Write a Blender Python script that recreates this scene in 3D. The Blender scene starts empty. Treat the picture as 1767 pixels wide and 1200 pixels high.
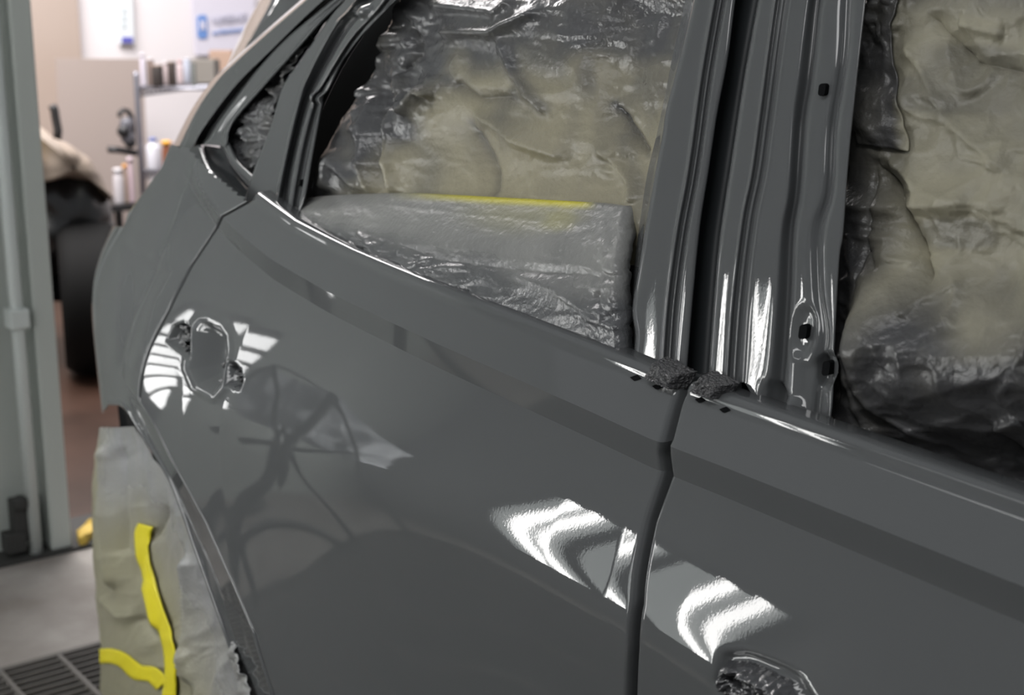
import bpy, bmesh, math, random
import numpy as np
random.seed(7); rng = np.random.default_rng(7)
SC = bpy.context.scene; COL = SC.collection

# ------------------------------------------------------------------ camera
FPX = 2480.0
YAW, PITCH = math.radians(37.0), math.radians(13.5)
FH = np.array([-math.cos(YAW), math.sin(YAW), 0.0])
RT = np.array([math.sin(YAW), math.cos(YAW), 0.0])
FW = FH * math.cos(PITCH) + np.array([0, 0, -math.sin(PITCH)])
UP = np.cross(RT, FW)
CAM = np.array([0.8414, -0.8064, 1.3701])
cam_data = bpy.data.cameras.new('camera'); cam = bpy.data.objects.new('camera', cam_data); COL.objects.link(cam)
cam_data.sensor_fit = 'HORIZONTAL'; cam_data.sensor_width = 36.0
cam_data.lens = 36.0 * FPX / 1767.0
cam_data.clip_start = 0.02; cam_data.clip_end = 60
from mathutils import Matrix, Vector
M = Matrix(((RT[0], UP[0], -FW[0], CAM[0]), (RT[1], UP[1], -FW[1], CAM[1]), (RT[2], UP[2], -FW[2], CAM[2]), (0, 0, 0, 1)))
cam.matrix_world = M
cam_data.dof.use_dof = True; cam_data.dof.focus_distance = 1.3; cam_data.dof.aperture_fstop = 7.1
SC.camera = cam
SC.view_settings.view_transform = 'Standard'; SC.view_settings.look = 'None'
SC.view_settings.gamma = 1.0; SC.view_settings.exposure = 0.0
SC.view_settings.use_curve_mapping = False

# ------------------------------------------------------------------ world and large lights
world = bpy.data.worlds.new('world'); SC.world = world; world.use_nodes = True
wb = world.node_tree.nodes['Background']; wb.inputs[0].default_value = (0.93, 0.96, 1.0, 1); wb.inputs[1].default_value = 0.31

def area(name, loc, target, sx, sy, power, color=(1, 1, 1)):
    l = bpy.data.lights.new(name, 'AREA'); l.shape = 'RECTANGLE'; l.size = sx; l.size_y = sy
    l.energy = power; l.color = color
    o = bpy.data.objects.new(name, l); COL.objects.link(o); o.location = loc
    o.rotation_euler = (Vector(target) - Vector(loc)).to_track_quat('-Z', 'Y').to_euler()
    return o
area('workshop_fill_light', (-0.2, -1.7, 3.1), (-0.5, -0.2, 0.8), 3.0, 0.5, 34)  # added fill for the car side and left wall, no fitting seen
area('next_bay_ceiling_light', (-4.6, 0.6, 3.4), (-4.8, 1.0, 0.0), 2.4, 2.4, 320, (1.0, 0.96, 0.95))

# ------------------------------------------------------------------ helpers
def ray(u, v):
    return FW + RT * ((u - 883.5) / FPX) - UP * ((v - 600.0) / FPX)
def proj(P):
    d = np.asarray(P) - CAM; z = d @ FW
    return np.stack([883.5 + FPX * (d @ RT) / z, 600 - FPX * (d @ UP) / z], -1)
def hits(uv, surf, off=0.0):                   # sight lines met with a surface y = surf(x, z) + off
    uv = np.asarray(uv, float)
    d = FW + RT * ((uv[..., 0:1] - 883.5) / FPX) - UP * ((uv[..., 1:2] - 600.0) / FPX)
    t = (0.0 - CAM[1]) / d[..., 1]
    for _ in range(60):
        P = CAM + t[..., None] * d
        tn = (surf(P[..., 0], P[..., 2]) + off - CAM[1]) / d[..., 1]
        t = t + 0.7 * (np.clip(tn, 0.3, 4.0) - t)
    return CAM + t[..., None] * d
def hit(u, v, surf, off=0.0): return hits(np.array([u, v]), surf, off)
def on_plane(u, v, p0, n):
    d = ray(u, v); n = np.asarray(n, float)
    return CAM + d * (((np.asarray(p0) - CAM) @ n) / (d @ n))
def at_dist(u, v, dist):                       # point on the sight line at a depth
    return CAM + ray(u, v) * dist
def on_floor(u, v, z=0.0):
    return on_plane(u, v, (0, 0, z), (0, 0, 1))
def resample(pts, n, smooth=True):
    pts = np.asarray(pts, float)
    s = np.r_[0, np.cumsum(np.linalg.norm(np.diff(pts, axis=0), axis=1))]
    t = np.linspace(0, s[-1], n)
    if smooth and len(pts) > 2:                # Catmull-Rom through the points
        out = np.empty((n, pts.shape[1]))
        e = np.vstack([2 * pts[0] - pts[1], pts, 2 * pts[-1] - pts[-2]])
        for k, tt in enumerate(t):
            i = min(max(np.searchsorted(s, tt, side='right') - 1, 0), len(pts) - 2)
            f = (tt - s[i]) / max(s[i + 1] - s[i], 1e-9)
            p0, p1, p2, p3 = e[i], e[i + 1], e[i + 2], e[i + 3]
            out[k] = 0.5 * (2 * p1 + (p2 - p0) * f + (2 * p0 - 5 * p1 + 4 * p2 - p3) * f * f + (3 * p1 - p0 - 3 * p2 + p3) * f ** 3)
        return out
    return np.stack([np.interp(t, s, pts[:, k]) for k in range(pts.shape[1])], -1)
def sstep(a, b, x):
    t = np.clip((np.asarray(x, float) - a) / (b - a), 0, 1); return t * t * (3 - 2 * t)
def poly_sdf(uv, poly):                        # negative inside
    uv = np.asarray(uv, float); sh = uv.shape[:-1]; p = uv.reshape(-1, 2)
    poly = np.asarray(poly, float); n = len(poly)
    d = np.full(len(p), 1e9); ins = np.zeros(len(p), bool)
    for i in range(n):
        a, b = poly[i], poly[(i + 1) % n]; e = b - a; w = p - a
        q = w - np.clip((w @ e) / (e @ e + 1e-12), 0, 1)[:, None] * e
        d = np.minimum(d, np.hypot(q[:, 0], q[:, 1]))
        c = (a[1] > p[:, 1]) != (b[1] > p[:, 1])
        xx = a[0] + (p[:, 1] - a[1]) / (b[1] - a[1] + 1e-12) * e[0]
        ins ^= c & (p[:, 0] < xx)
    return np.where(ins, -d, d).reshape(sh)
def seg_d(uv, line):                           # distance to a polyline and signed side
    uv = np.asarray(uv, float); sh = uv.shape[:-1]; p = uv.reshape(-1, 2); line = np.asarray(line, float)
    d = np.full(len(p), 1e9); sg = np.zeros(len(p)); tt = np.zeros(len(p))
    for i in range(len(line) - 1):
        a, b = line[i], line[i + 1]; e = b - a; w = p - a
        t = np.clip((w @ e) / (e @ e + 1e-12), 0, 1); q = w - t[:, None] * e
        dd = np.hypot(q[:, 0], q[:, 1]); m = dd < d
        d[m] = dd[m]; sg[m] = np.sign(e[0] * w[m, 1] - e[1] * w[m, 0]); tt[m] = (i + t[m]) / (len(line) - 1)
    return d.reshape(sh), sg.reshape(sh), tt.reshape(sh)
_P = rng.permutation(512); _G = rng.uniform(-1, 1, 512)
def vnoise(x, y, seed=0):                      # smooth value noise
    x = np.asarray(x, float) + seed * 17.31; y = np.asarray(y, float) + seed * 9.7
    xi = np.floor(x).astype(int); yi = np.floor(y).astype(int); fx = x - xi; fy = y - yi
    fx = fx * fx * fx * (fx * (6 * fx - 15) + 10); fy = fy * fy * fy * (fy * (6 * fy - 15) + 10)
    g = lambda a, b: _G[(_P[(a + _P[b % 512]) % 512])]
    return (g(xi, yi) * (1 - fx) + g(xi + 1, yi) * fx) * (1 - fy) + (g(xi, yi + 1) * (1 - fx) + g(xi + 1, yi + 1) * fx) * fy
def crumple(x, y, seed=0, octv=3):             # faceted, creased paper
    o = 0; a = 1.0; f = 1.0
    for k in range(octv):
        wx = x * f + 0.6 * vnoise(x * f * .7, y * f * .7, seed + 31 + k); wy = y * f + 0.6 * vnoise(x * f * .7, y * f * .7, seed + 57 + k)
        o = o + a * (1 - 2 * np.abs(vnoise(wx, wy, seed + k))); a *= .5; f *= 2.1
    return o

def new_obj(name, me, mat=None, parent=None):
    o = bpy.data.objects.new(name, me); COL.objects.link(o)
    if mat: me.materials.append(mat)
    if parent: o.parent = parent
    return o
def grid(name, P, mat, parent=None, smooth=True, attrs=None, flip=False, keep=None):
    P = np.asarray(P, float); nr, nc = P.shape[:2]
    me = bpy.data.meshes.new(name)
    i = np.arange(nr * nc).reshape(nr, nc)
    f = np.stack([i[:-1, :-1], i[:-1, 1:], i[1:, 1:], i[1:, :-1]], -1).reshape(-1, 4)
    if keep is not None: f = f[keep.reshape(-1)]
    if flip: f = f[:, ::-1]
    me.from_pydata(P.reshape(-1, 3).tolist(), [], f.tolist())
    if attrs:
        for k, v in attrs.items():
            a = me.attributes.new(k, 'FLOAT', 'POINT'); a.data.foreach_set('value', np.asarray(v, np.float32).reshape(-1))
    me.update()
    if smooth: me.polygons.foreach_set('use_smooth', [True] * len(me.polygons))
    return new_obj(name, me, mat, parent)
class MB:                                      # collects shapes into one mesh
    def __init__(s): s.bm = bmesh.new()
    def box(s, c, size, rot=None):
        r = bmesh.ops.create_cube(s.bm, size=1.0)['verts']
        m = Matrix.Translation(Vector(c)) @ (rot.to_4x4() if rot else Matrix.Identity(4)) @ Matrix.Diagonal((*size, 1))
        bmesh.ops.transform(s.bm, matrix=m, verts=r); return s
    def hexa(s, a, b):                         # two quads joined into a solid
        va = [s.bm.verts.new(tuple(p)) for p in a]; vb = [s.bm.verts.new(tuple(p)) for p in b]; n = len(va)
        s.bm.faces.new(va); s.bm.faces.new(vb[::-1])
        for i in range(n): s.bm.faces.new((va[i], vb[i], vb[(i + 1) % n], va[(i + 1) % n]))
        return s
    def lathe(s, c, prof, n=20, axis=(0, 0, 1)):
        q = Vector(axis).to_track_quat('Z', 'Y'); rings = []
        for r, h in prof:
            rings.append([s.bm.verts.new(Vector(c) + q @ Vector((max(r, 1e-4) * math.cos(2 * math.pi * k / n), max(r, 1e-4) * math.sin(2 * math.pi * k / n), h))) for k in range(n)])
        for A, B in zip(rings[:-1], rings[1:]):
            for k in range(n): s.bm.faces.new((A[k], A[(k + 1) % n], B[(k + 1) % n], B[k]))
        s.bm.faces.new(rings[0][::-1]); s.bm.faces.new(rings[-1]); return s
    def tube(s, pts, r, n=10):
        pts = [Vector(p) for p in pts]; rings = []; up = None
        for i, p in enumerate(pts):
            t = ((pts[min(i + 1, len(pts) - 1)] - pts[max(i - 1, 0)])).normalized()
            if up is None: up = t.orthogonal().normalized()
            up = (up - t * up.dot(t)).normalized(); b = t.cross(up)
            rings.append([s.bm.verts.new(p + r * (math.cos(2 * math.pi * k / n) * up + math.sin(2 * math.pi * k / n) * b)) for k in range(n)])
        for A, B in zip(rings[:-1], rings[1:]):
            for k in range(n): s.bm.faces.new((A[k], A[(k + 1) % n], B[(k + 1) % n], B[k]))
        s.bm.faces.new(rings[0][::-1]); s.bm.faces.new(rings[-1]); return s
    def build(s, name, mat, parent=None, smooth=False, bevel=0):
        bmesh.ops.recalc_face_normals(s.bm, faces=s.bm.faces[:])
        me = bpy.data.meshes.new(name); s.bm.to_mesh(me); s.bm.free()
        if smooth: me.polygons.foreach_set('use_smooth', [True] * len(me.polygons))
        o = new_obj(name, me, mat, parent)
        if bevel:
            b = o.modifiers.new('bevel', 'BEVEL'); b.width = bevel; b.segments = 2; b.limit_method = 'ANGLE'
        return o
def solid(o, t, off=1.0):
    m = o.modifiers.new('solid', 'SOLIDIFY'); m.thickness = t; m.offset = off; return o
def empty(name, loc, label, cat, group=None):
    o = bpy.data.objects.new(name, None); COL.objects.link(o); o.location = loc; o.empty_display_size = .1
    return tag(o, label, cat, group)
def tag(o, label, cat, group=None):
    o['label'] = label; o['category'] = cat
    if group: o['group'] = group
    return o
def adopt(root):                               # children were built in world space
    bpy.context.view_layer.update()
    for c in root.children: c.matrix_parent_inverse = root.matrix_world.inverted()
def struct(o): o['kind'] = 'structure'; return o

# ------------------------------------------------------------------ materials
def mat(name, base, rough=.5, metal=0.0, coat=0.0, spec=.5, bump=None, emit=None, noise=None, coat_rough=.03):
    m = bpy.data.materials.new(name); m.use_nodes = True; nt = m.node_tree; b = nt.nodes['Principled BSDF']
    b.inputs['Base Color'].default_value = (*base, 1); b.inputs['Roughness'].default_value = rough
    b.inputs['Metallic'].default_value = metal; b.inputs['Coat Weight'].default_value = coat
    b.inputs['Coat Roughness'].default_value = coat_rough; b.inputs['Specular IOR Level'].default_value = spec
    tc = nt.nodes.new('ShaderNodeTexCoord')
    if emit: b.inputs['Emission Color'].default_value = (*emit[0], 1); b.inputs['Emission Strength'].default_value = emit[1]
    if noise:                                  # (scale, colour2, contrast)
        n = nt.nodes.new('ShaderNodeTexNoise'); n.inputs['Scale'].default_value = noise[0]; n.inputs['Detail'].default_value = 6
        nt.links.new(tc.outputs['Object'], n.inputs['Vector'])
        r = nt.nodes.new('ShaderNodeValToRGB'); r.color_ramp.elements[0].position = .5 - noise[2]; r.color_ramp.elements[1].position = .5 + noise[2]
        r.color_ramp.elements[0].color = (*base, 1); r.color_ramp.elements[1].color = (*noise[1], 1)
        nt.links.new(n.outputs['Fac'], r.inputs['Fac']); nt.links.new(r.outputs['Color'], b.inputs['Base Color'])
    if bump:                                   # (scale, distance, detail)
        n = nt.nodes.new('ShaderNodeTexNoise'); n.inputs['Scale'].default_value = bump[0]; n.inputs['Detail'].default_value = bump[2] if len(bump) > 2 else 2
        nt.links.new(tc.outputs['Object'], n.inputs['Vector'])
        bp = nt.nodes.new('ShaderNodeBump'); bp.inputs['Strength'].default_value = 1.0; bp.inputs['Distance'].default_value = bump[1]
        nt.links.new(n.outputs['Fac'], bp.inputs['Height']); nt.links.new(bp.outputs['Normal'], b.inputs['Normal'])
        if coat: nt.links.new(bp.outputs['Normal'], b.inputs['Coat Normal'])
    return m
def paper_mat(name, paper, paint, prough=.55, grough=.28, yellow=None, fine=1):
    """kraft paper or film with paint on part of it: vertex attribute 'coat' says where the overspray lies, and holds some painted-in shade and sheen"""
    m = bpy.data.materials.new(name); m.use_nodes = True; nt = m.node_tree; b = nt.nodes['Principled BSDF']
    at = nt.nodes.new('ShaderNodeAttribute'); at.attribute_name = 'coat'
    tc = nt.nodes.new('ShaderNodeTexCoord'); n = nt.nodes.new('ShaderNodeTexNoise'); n.inputs['Scale'].default_value = 18; n.inputs['Detail'].default_value = 7
    nt.links.new(tc.outputs['Object'], n.inputs['Vector'])
    ad = nt.nodes.new('ShaderNodeMath'); ad.operation = 'MULTIPLY_ADD'; ad.inputs[1].default_value = .5; ad.inputs[2].default_value = -.25
    nt.links.new(n.outputs['Fac'], ad.inputs[0])
    a2 = nt.nodes.new('ShaderNodeMath'); a2.operation = 'ADD'; a2.use_clamp = True
    nt.links.new(at.outputs['Fac'], a2.inputs[0]); nt.links.new(ad.outputs[0], a2.inputs[1])
    mx = nt.nodes.new('ShaderNodeMix'); mx.data_type = 'RGBA'
    mx.inputs[6].default_value = (*paper, 1); mx.inputs[7].default_value = (*paint, 1)
    nt.links.new(a2.outputs[0], mx.inputs[0]); out = mx.outputs[2]
    if yellow:
        ay = nt.nodes.new('ShaderNodeAttribute'); ay.attribute_name = 'yellow'
        my = nt.nodes.new('ShaderNodeMix'); my.data_type = 'RGBA'; my.inputs[7].default_value = (*yellow, 1)
        nt.links.new(ay.outputs['Fac'], my.inputs[0]); nt.links.new(out, my.inputs[6]); out = my.outputs[2]
    nt.links.new(out, b.inputs['Base Color'])
    mr = nt.nodes.new('ShaderNodeMapRange'); mr.inputs[3].default_value = prough; mr.inputs[4].default_value = grough
    nt.links.new(a2.outputs[0], mr.inputs[0]); nt.links.new(mr.outputs[0], b.inputs['Roughness'])
    nf = nt.nodes.new('ShaderNodeTexNoise'); nf.inputs['Scale'].default_value = 160; nf.inputs['Detail'].default_value = 3
    nt.links.new(tc.outputs['Object'], nf.inputs['Vector'])
    bp = nt.nodes.new('ShaderNodeBump'); bp.inputs['Distance'].default_value = .0012 * fine; nt.links.new(nf.outputs['Fac'], bp.inputs['Height'])
    nt.links.new(bp.outputs['Normal'], b.inputs['Normal'])
    return m
PAINT = mat('grey_car_paint', (.102, .1065, .109), .5, coat=1.0, spec=.0, bump=(420, .000010), coat_rough=.012)
TAPE = mat('painted_masking_tape', (.05, .051, .054), .25, coat=1.0, spec=.5, bump=(180, .0008))
FOAM = mat('painted_foam', (.06, .06, .063), .28, coat=.6, bump=(330, .006, 4))
BLACK = mat('black_interior', (.0025, .003, .0035), .8, spec=.1)
SEAL = mat('dark_primed_steel', (.050, .056, .060), .5)
FILM = paper_mat('window_masking_film', (.285, .262, .185), (.085, .086, .089), .42, .2)
PAPER = paper_mat('masking_paper', (.32, .30, .22), (.060, .060, .062), .5, .34)  # paint tone kept dark to carry the shade at the paper's foot
ROLL = paper_mat('sill_masking_sheet', (.30, .30, .285), (.095, .098, .102), .34, .22, yellow=(.62, .56, .03))
COVER = paper_mat('wheel_cover_paper', (.30, .285, .195), (.30, .303, .31), .48, .2)
YTAPE = mat('yellow_tape', (.78, .68, .02), .5)
RUBBER = mat('tyre_rubber', (.005, .005, .005), .8, spec=.2)
CONCRETE = mat('concrete', (.24, .215, .195), .75, noise=(5.0, (.37, .345, .32), .16), bump=(60, .002))
REDFLOOR = mat('red_floor', (.026, .012, .007), .4, noise=(3.0, (.060, .030, .020), .2))
WHITEWALL = mat('white_wall', (.72, .685, .695), .7)
TANWALL = mat('tan_wall', (.38, .30, .25), .7, noise=(1.2, (.42, .35, .31), .3))
BOARD = mat('tan_board', (.40, .335, .305), .65)
JAMB = mat('pale_green_metal', (.45, .48, .45), .45)
PIPE = mat('white_pipe', (.58, .62, .60), .35)
GRIME_SHADE = mat('grime_and_shade', (.035, .035, .033), .8)  # also stands for the shade in the jamb gap
STEEL = mat('wire_steel', (.30, .30, .34), .35, metal=.8)
DARKSTEEL = mat('dark_steel', (.03, .03, .032), .4, metal=.3)

# ------------------------------------------------------------------ body surface of the car (car points to +X, its right side faces -Y)
_bx = [-1.6, -1.083, -.835, -.715, -.552, -.432, -.31, -.214, -.08, 0, .087, .2, .331, .8]
_bz = [1.19, 1.172, 1.122, 1.104, 1.091, 1.084, 1.076, 1.070, 1.061, 1.055, 1.053, 1.049, 1.044, 1.03]
def zb(x): return np.interp(x, _bx, _bz)
def yB(x):
    x = np.asarray(x, float); a = np.maximum(0, -.25 - x); b = np.maximum(0, -1.2 - x)
    return .12 * a * a + .14 * b * b
SLO, SUP = -.04, .61
def Rz(x, z):
    zr = .905 + .010 * sstep(-.5, -.2, x) - .04 * sstep(-.25, .5, x); kr = .027 - .010 * sstep(-.75, -.25, x)   # the shoulder ridge: height and softness
    q = (np.asarray(z, float) - zr) / kr
    sp = np.where(q > 30, q, np.log1p(np.exp(np.minimum(q, 30))))
    return SLO * np.asarray(z, float) + (SUP - SLO) * (kr * sp + zr)
def Ah(h, x=0.0):
    h = np.asarray(h, float)
    return -.22 * np.clip(h, 0, .036) + .74 * np.clip(h - .036, 0, .026)
def S(x, z):
    x = np.asarray(x, float); z = np.asarray(z, float); b = zb(x); h = b - z
    k = sstep(-1.15, -.95, x)
    low = np.maximum(0, .62 - z)
    return yB(x) + Rz(x, z) - Rz(x, b) + Ah(h, x) * k + Ah(.07, x) * (1 - k) + .35 * low * low
TH = math.tan(math.radians(18.5))
def G(x, z):                                   # plane of the window frames, leaning inwards
    return yB(x) + .022 + (np.asarray(z, float) - zb(x)) * TH

car = empty('car', (-.4, .85, 0), 'grey freshly painted car with its windows and rear wheel masked off', 'car')

# ---- doors -------------------------------------------------------
GAPL = [(1168, 676), (1163, 692), (1142, 768), (1138, 785), (1116, 900), (1094, 1040), (1086, 1120), (1082, 1210), (1080, 1330)]
GAPR = [(1178, 684), (1172, 700), (1156, 762), (1152, 785), (1128, 900), (1106, 1040), (1098, 1120), (1094, 1210), (1092, 1330)]
RCUT = [(436, 345), (400, 365), (375, 392), (330, 460), (290, 540), (250, 628), (241, 690), (264, 726), (300, 800), (355, 900), (400, 1000), (440, 1095), (472, 1200), (500, 1330)]
def zx(px):
    h = hits(px, S); o = np.argsort(h[:, 2]); return h[o, 2], h[o, 0]
zL, xL = zx(GAPL); zR_, xR = zx(GAPR); zC, xC = zx(RCUT)
CUP = [(337, 570), (348, 556), (359, 555), (378, 564), (389, 580), (391, 604), (388, 637), (383, 663), (368, 680), (340, 664), (328, 637), (330, 606)]
OPL = [(288, 588), (299, 563), (315, 558), (330, 565), (327, 622), (312, 609), (297, 598)]
OPR = [(393, 622), (403, 626), (414, 637), (418, 656), (414, 672), (403, 670), (389, 665)]
BOSS = [(1258, 1142), (1283, 1141), (1296, 1144), (1341, 1161), (1368, 1177), (1376, 1190), (1400, 1230), (1380, 1262), (1330, 1250), (1280, 1222), (1262, 1195), (1249, 1177), (1253, 1160)]
def door_grid(zt, zbm, nr, nc, xl, xr, edge_l, edge_r, name, disp, xs=None):
    """skin from the sill lip down; rows follow z, columns run between the two cuts, edges are turned in"""
    u = np.linspace(0, 1, nc); u = xs(u) if xs else u
    rows = []
    tz = np.linspace(0, 1, nr)
    H = 1.06 - zbm
    ext = np.concatenate([np.linspace(0, .036, 9), np.linspace(.036, .062, 7)[1:], .062 + (H - .062) * (tz ** 1.15)[1:]]) / H
    for t in ext:
        # t runs over depth below the sill
        zc = None
        x = None
        h = t * (1.06 - zbm)
        xa = xl(h); xb = xr(h)
        x = xa + (xb - xa) * u
        z = zb(x) - h
        rows.append(np.stack([x, S(x, z), z], -1))
    P = np.array(rows)
    return P, ext
def curve_by_h(zs, xs):                        # cut line as a function of depth below the sill
    h = zb(xs) - zs; o = np.argsort(h); return lambda q: np.interp(q, h[o], xs[o])
fL, fR, fC = curve_by_h(zL, xL), curve_by_h(zR_, xR), curve_by_h(zC, xC)
RAD = .006
def finish_skin(P, xl, xr, roll_l, roll_r):
    """round the cut edges and add turned-in flanges"""
    Q = P.copy()
    for side, on in ((0, roll_l), (-1, roll_r)):
        if not on: continue
        d = np.abs(P[:, :, 0] - P[:, side:side + 1 if side == 0 else None, 0])
        e = np.clip(d / RAD, 0, 1)
        Q[:, :, 1] += RAD * (1 - np.sqrt(np.clip(1 - (1 - e) ** 2, 0, 1)))
    if roll_l:
        a = Q[:, :1].copy(); a[:, :, 1] += .035; Q = np.concatenate([a, Q], 1)
    if roll_r:
        a = Q[:, -1:].copy(); a[:, :, 1] += .035; Q = np.concatenate([Q, a], 1)
    # sill lip: rounded over, then inwards
    top = Q[0]
    lip = []
    for th, dz, dy in ((1, .0, .0),):
        pass
    r = .009
    for a in (80, 65, 50, 35, 18):
        p = top.copy(); ar = math.radians(a)
        p[:, 2] += r * math.sin(ar) ; p[:, 1] += r * (1 - math.cos(ar)); lip.append(p)
    first = top.copy(); first[:, 2] += r + .001; first[:, 1] += r + .016
    dn = first.copy(); dn[:, 1] += .004; dn[:, 2] -= .03
    return np.concatenate([[dn], [first], lip, Q], 0)
def edge_u(u):                                 # denser columns at both ends
    e = np.array([0, .0008, .0018, .003, .0045, .0065])
    return None
def make_cols(n, ends=(True, True), w=1.0):
    c = np.linspace(0, 1, n); fine = np.array([.0007, .0016, .003, .0045, .006]) / w
    if ends[0]: c = np.r_[c, fine]
    if ends[1]: c = np.r_[c, 1 - fine]
    return np.unique(c)

def door(name, xl, xr, zlow, nr, cols, roll_l, roll_r, disp):
    P, ext = door_grid(1.06, zlow, nr, len(cols), xl, xr, None, None, name, None, xs=lambda u: cols)
    uv = proj(P); P[:, :, 1] += disp(uv, P)
    return grid(name, finish_skin(P, xl, xr, roll_l, roll_r), PAINT, car, flip=True)

def rear_disp(uv, P):
    d = np.zeros(uv.shape[:2])
    c = poly_sdf(uv, CUP)
    d += .024 * sstep(3, -30, c)                       # grip recess
    d -= .0022 * np.exp(-((c - 7) / 6.0) ** 2)         # raised rim
    for op, seed in ((OPL, 3), (OPR, 5)):
        s = poly_sdf(uv, op); d += .016 * sstep(1.5, -5, s)
    return d
def front_disp(uv, P):
    d = np.zeros(uv.shape[:2]); s = poly_sdf(uv, BOSS)
    d += .006 * np.exp(-((s - 4) / 9.0) ** 2)
    return d
wR = 1.0
cols_r = make_cols(330, w=1.05); cols_f = make_cols(170, (True, False), .55)
rear_door = door('rear_door', fC, fL, .36, 230, cols_r, True, True, rear_disp)
front_door = door('front_door', fR, lambda h: np.full(np.shape(h), .62), .40, 210, cols_f, True, False, front_disp)


def sharpen(o, ncols, rows):                   # crisp feature lines along given grid rows
    me = o.data; n = ncols
    a = me.attributes.new('sharp_edge', 'BOOLEAN', 'EDGE')
    ev = np.empty(len(me.edges) * 2, np.int32); me.edges.foreach_get('vertices', ev); ev = ev.reshape(-1, 2)
    r = ev // n
    a.data.foreach_set('value', (r[:, 0] == r[:, 1]) & np.isin(r[:, 0], rows))
sharpen(rear_door, len(cols_r) + 2, [15, 21]); sharpen(front_door, len(cols_f) + 1, [15, 21])

def loft(name, lines, surf, n, mat_, parent, sub=6, sm=3, flip=False, disp=None, keep=None, attrs=None, thick=0):
    """lines: list of (traced line, offset behind the surface); neighbours are joined and the ribs rounded"""
    R = [resample(hits(p, surf, off), n) for p, off in lines]
    rows = []
    for a, b in zip(R[:-1], R[1:]):
        for k in range(sub): rows.append(a + (b - a) * k / sub)
    rows.append(R[-1]); P = np.array(rows)
    for _ in range(sm):
        Q = P.copy(); Q[1:-1] = .25 * P[:-2] + .5 * P[1:-1] + .25 * P[2:]; P = Q
    if disp is not None: P[:, :, 1] += disp(proj(P), P)
    at = attrs(proj(P), P) if attrs else None
    o = grid(name, P, mat_, parent, flip=flip, attrs=at)
    if thick: solid(o, thick, -1)
    return o
def sh(line, du, dv=0): return [(u + du, v + dv) for u, v in line]

# ---- window frame of the front door (ribbed, right of the dark centre gap)
FA = [(1318, -60), (1307, 0), (1283, 133), (1262, 270), (1242, 400), (1232, 502), (1221, 652)]
FC = [(1352, -60), (1338, 0), (1311, 200), (1297, 300), (1281, 380), (1264, 520), (1254, 660)]
FH_ = [(1408, -60), (1396, 0), (1379, 133), (1369, 210), (1361, 330), (1349, 400), (1341, 520), (1331, 640), (1313, 700)]
FI = [(1421, -60), (1410, 0), (1396, 133), (1384, 210), (1375, 330), (1365, 400), (1360, 520), (1352, 640), (1345, 718)]
FK = [(1456, -60), (1450, 0), (1445, 100), (1429, 215), (1421, 330), (1400, 400), (1400, 500), (1408, 590), (1400, 640), (1392, 730)]
FL_ = [(1470, -60), (1464, 0), (1458, 100), (1440, 215), (1433, 330), (1416, 400), (1417, 500), (1427, 580), (1416, 640), (1404, 735)]
FN = [(1502, -60), (1495, 0), (1480, 133), (1466, 267), (1456, 400), (1449, 450), (1441, 600), (1438, 690), (1431, 744)]
def front_frame_disp(uv, P):
    d = np.zeros(uv.shape[:2])
    for (cu, cv, ru, rv, a) in ((1385, 575, 20, 44, .005), (1425, 640, 17, 30, .006), (1418, 160, 22, 40, .0004)):
        q = np.hypot((uv[..., 0] - cu + .12 * (uv[..., 1] - cv)) / ru, (uv[..., 1] - cv) / rv); d += a * sstep(1.25, .7, q)
    q = np.hypot((uv[..., 0] - 1335) / 22, (uv[..., 1] - 690) / 34); d += .008 * sstep(1.2, .6, q)
    q = np.hypot((uv[..., 0] - 1368) / 14, (uv[..., 1] - 712) / 26); d -= .007 * sstep(1.2, .5, q)
    d += .005 * sstep(610, 640, uv[..., 1]) * sstep(1372, 1384, uv[..., 0]) * sstep(1432, 1420, uv[..., 0])
    return d
front_frame = loft('window_frame', [(sh(FA, 3), .035), (FA, .002), (sh(FA, 5), -.002), (sh(FC, -4), -.002), (FC, -.0035), (sh(FC, 6), .003), (sh(FC, 12), -.002), (sh(FC, 19), .003), (sh(FC, 26), -.003), (sh(FC, 32), -.002),
    (sh(FH_, -6), -.003), (FH_, -.002), (FI, .012), (sh(FI, 6), .004), (sh(FK, -3), .003), (FL_, .011), (sh(FL_, 5), .004), (sh(FN, -3), .003), (FN, .005), (sh(FN, -1), .035)], G, 190, PAINT, front_door, 5, 3, disp=front_frame_disp)
def slot(cu, cv, ru, rv, parent, surf=G, off=-.004, lean=-.12, name='slot_hole'):
    pts = []
    for k in range(24):
        a = 2 * math.pi * k / 24; c, s_ = math.cos(a), math.sin(a)
        du = ru * c; dv = s_ * ru + (rv - ru) * (1 if s_ > 0 else -1)
        pts.append((cu + du + lean * dv, cv + dv))
    f = hits(pts, surf, off); b = f.copy(); b[:, 1] += .012
    return MB().hexa(f, b).build(name, BLACK, parent)
for a in ((1418, 155, 6, 11, front_frame, G, -.0005), (1385, 573, 7, 13, front_frame, G, .0035), (1425, 636, 6.5, 13, front_frame, G, .004)): slot(*a)

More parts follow.
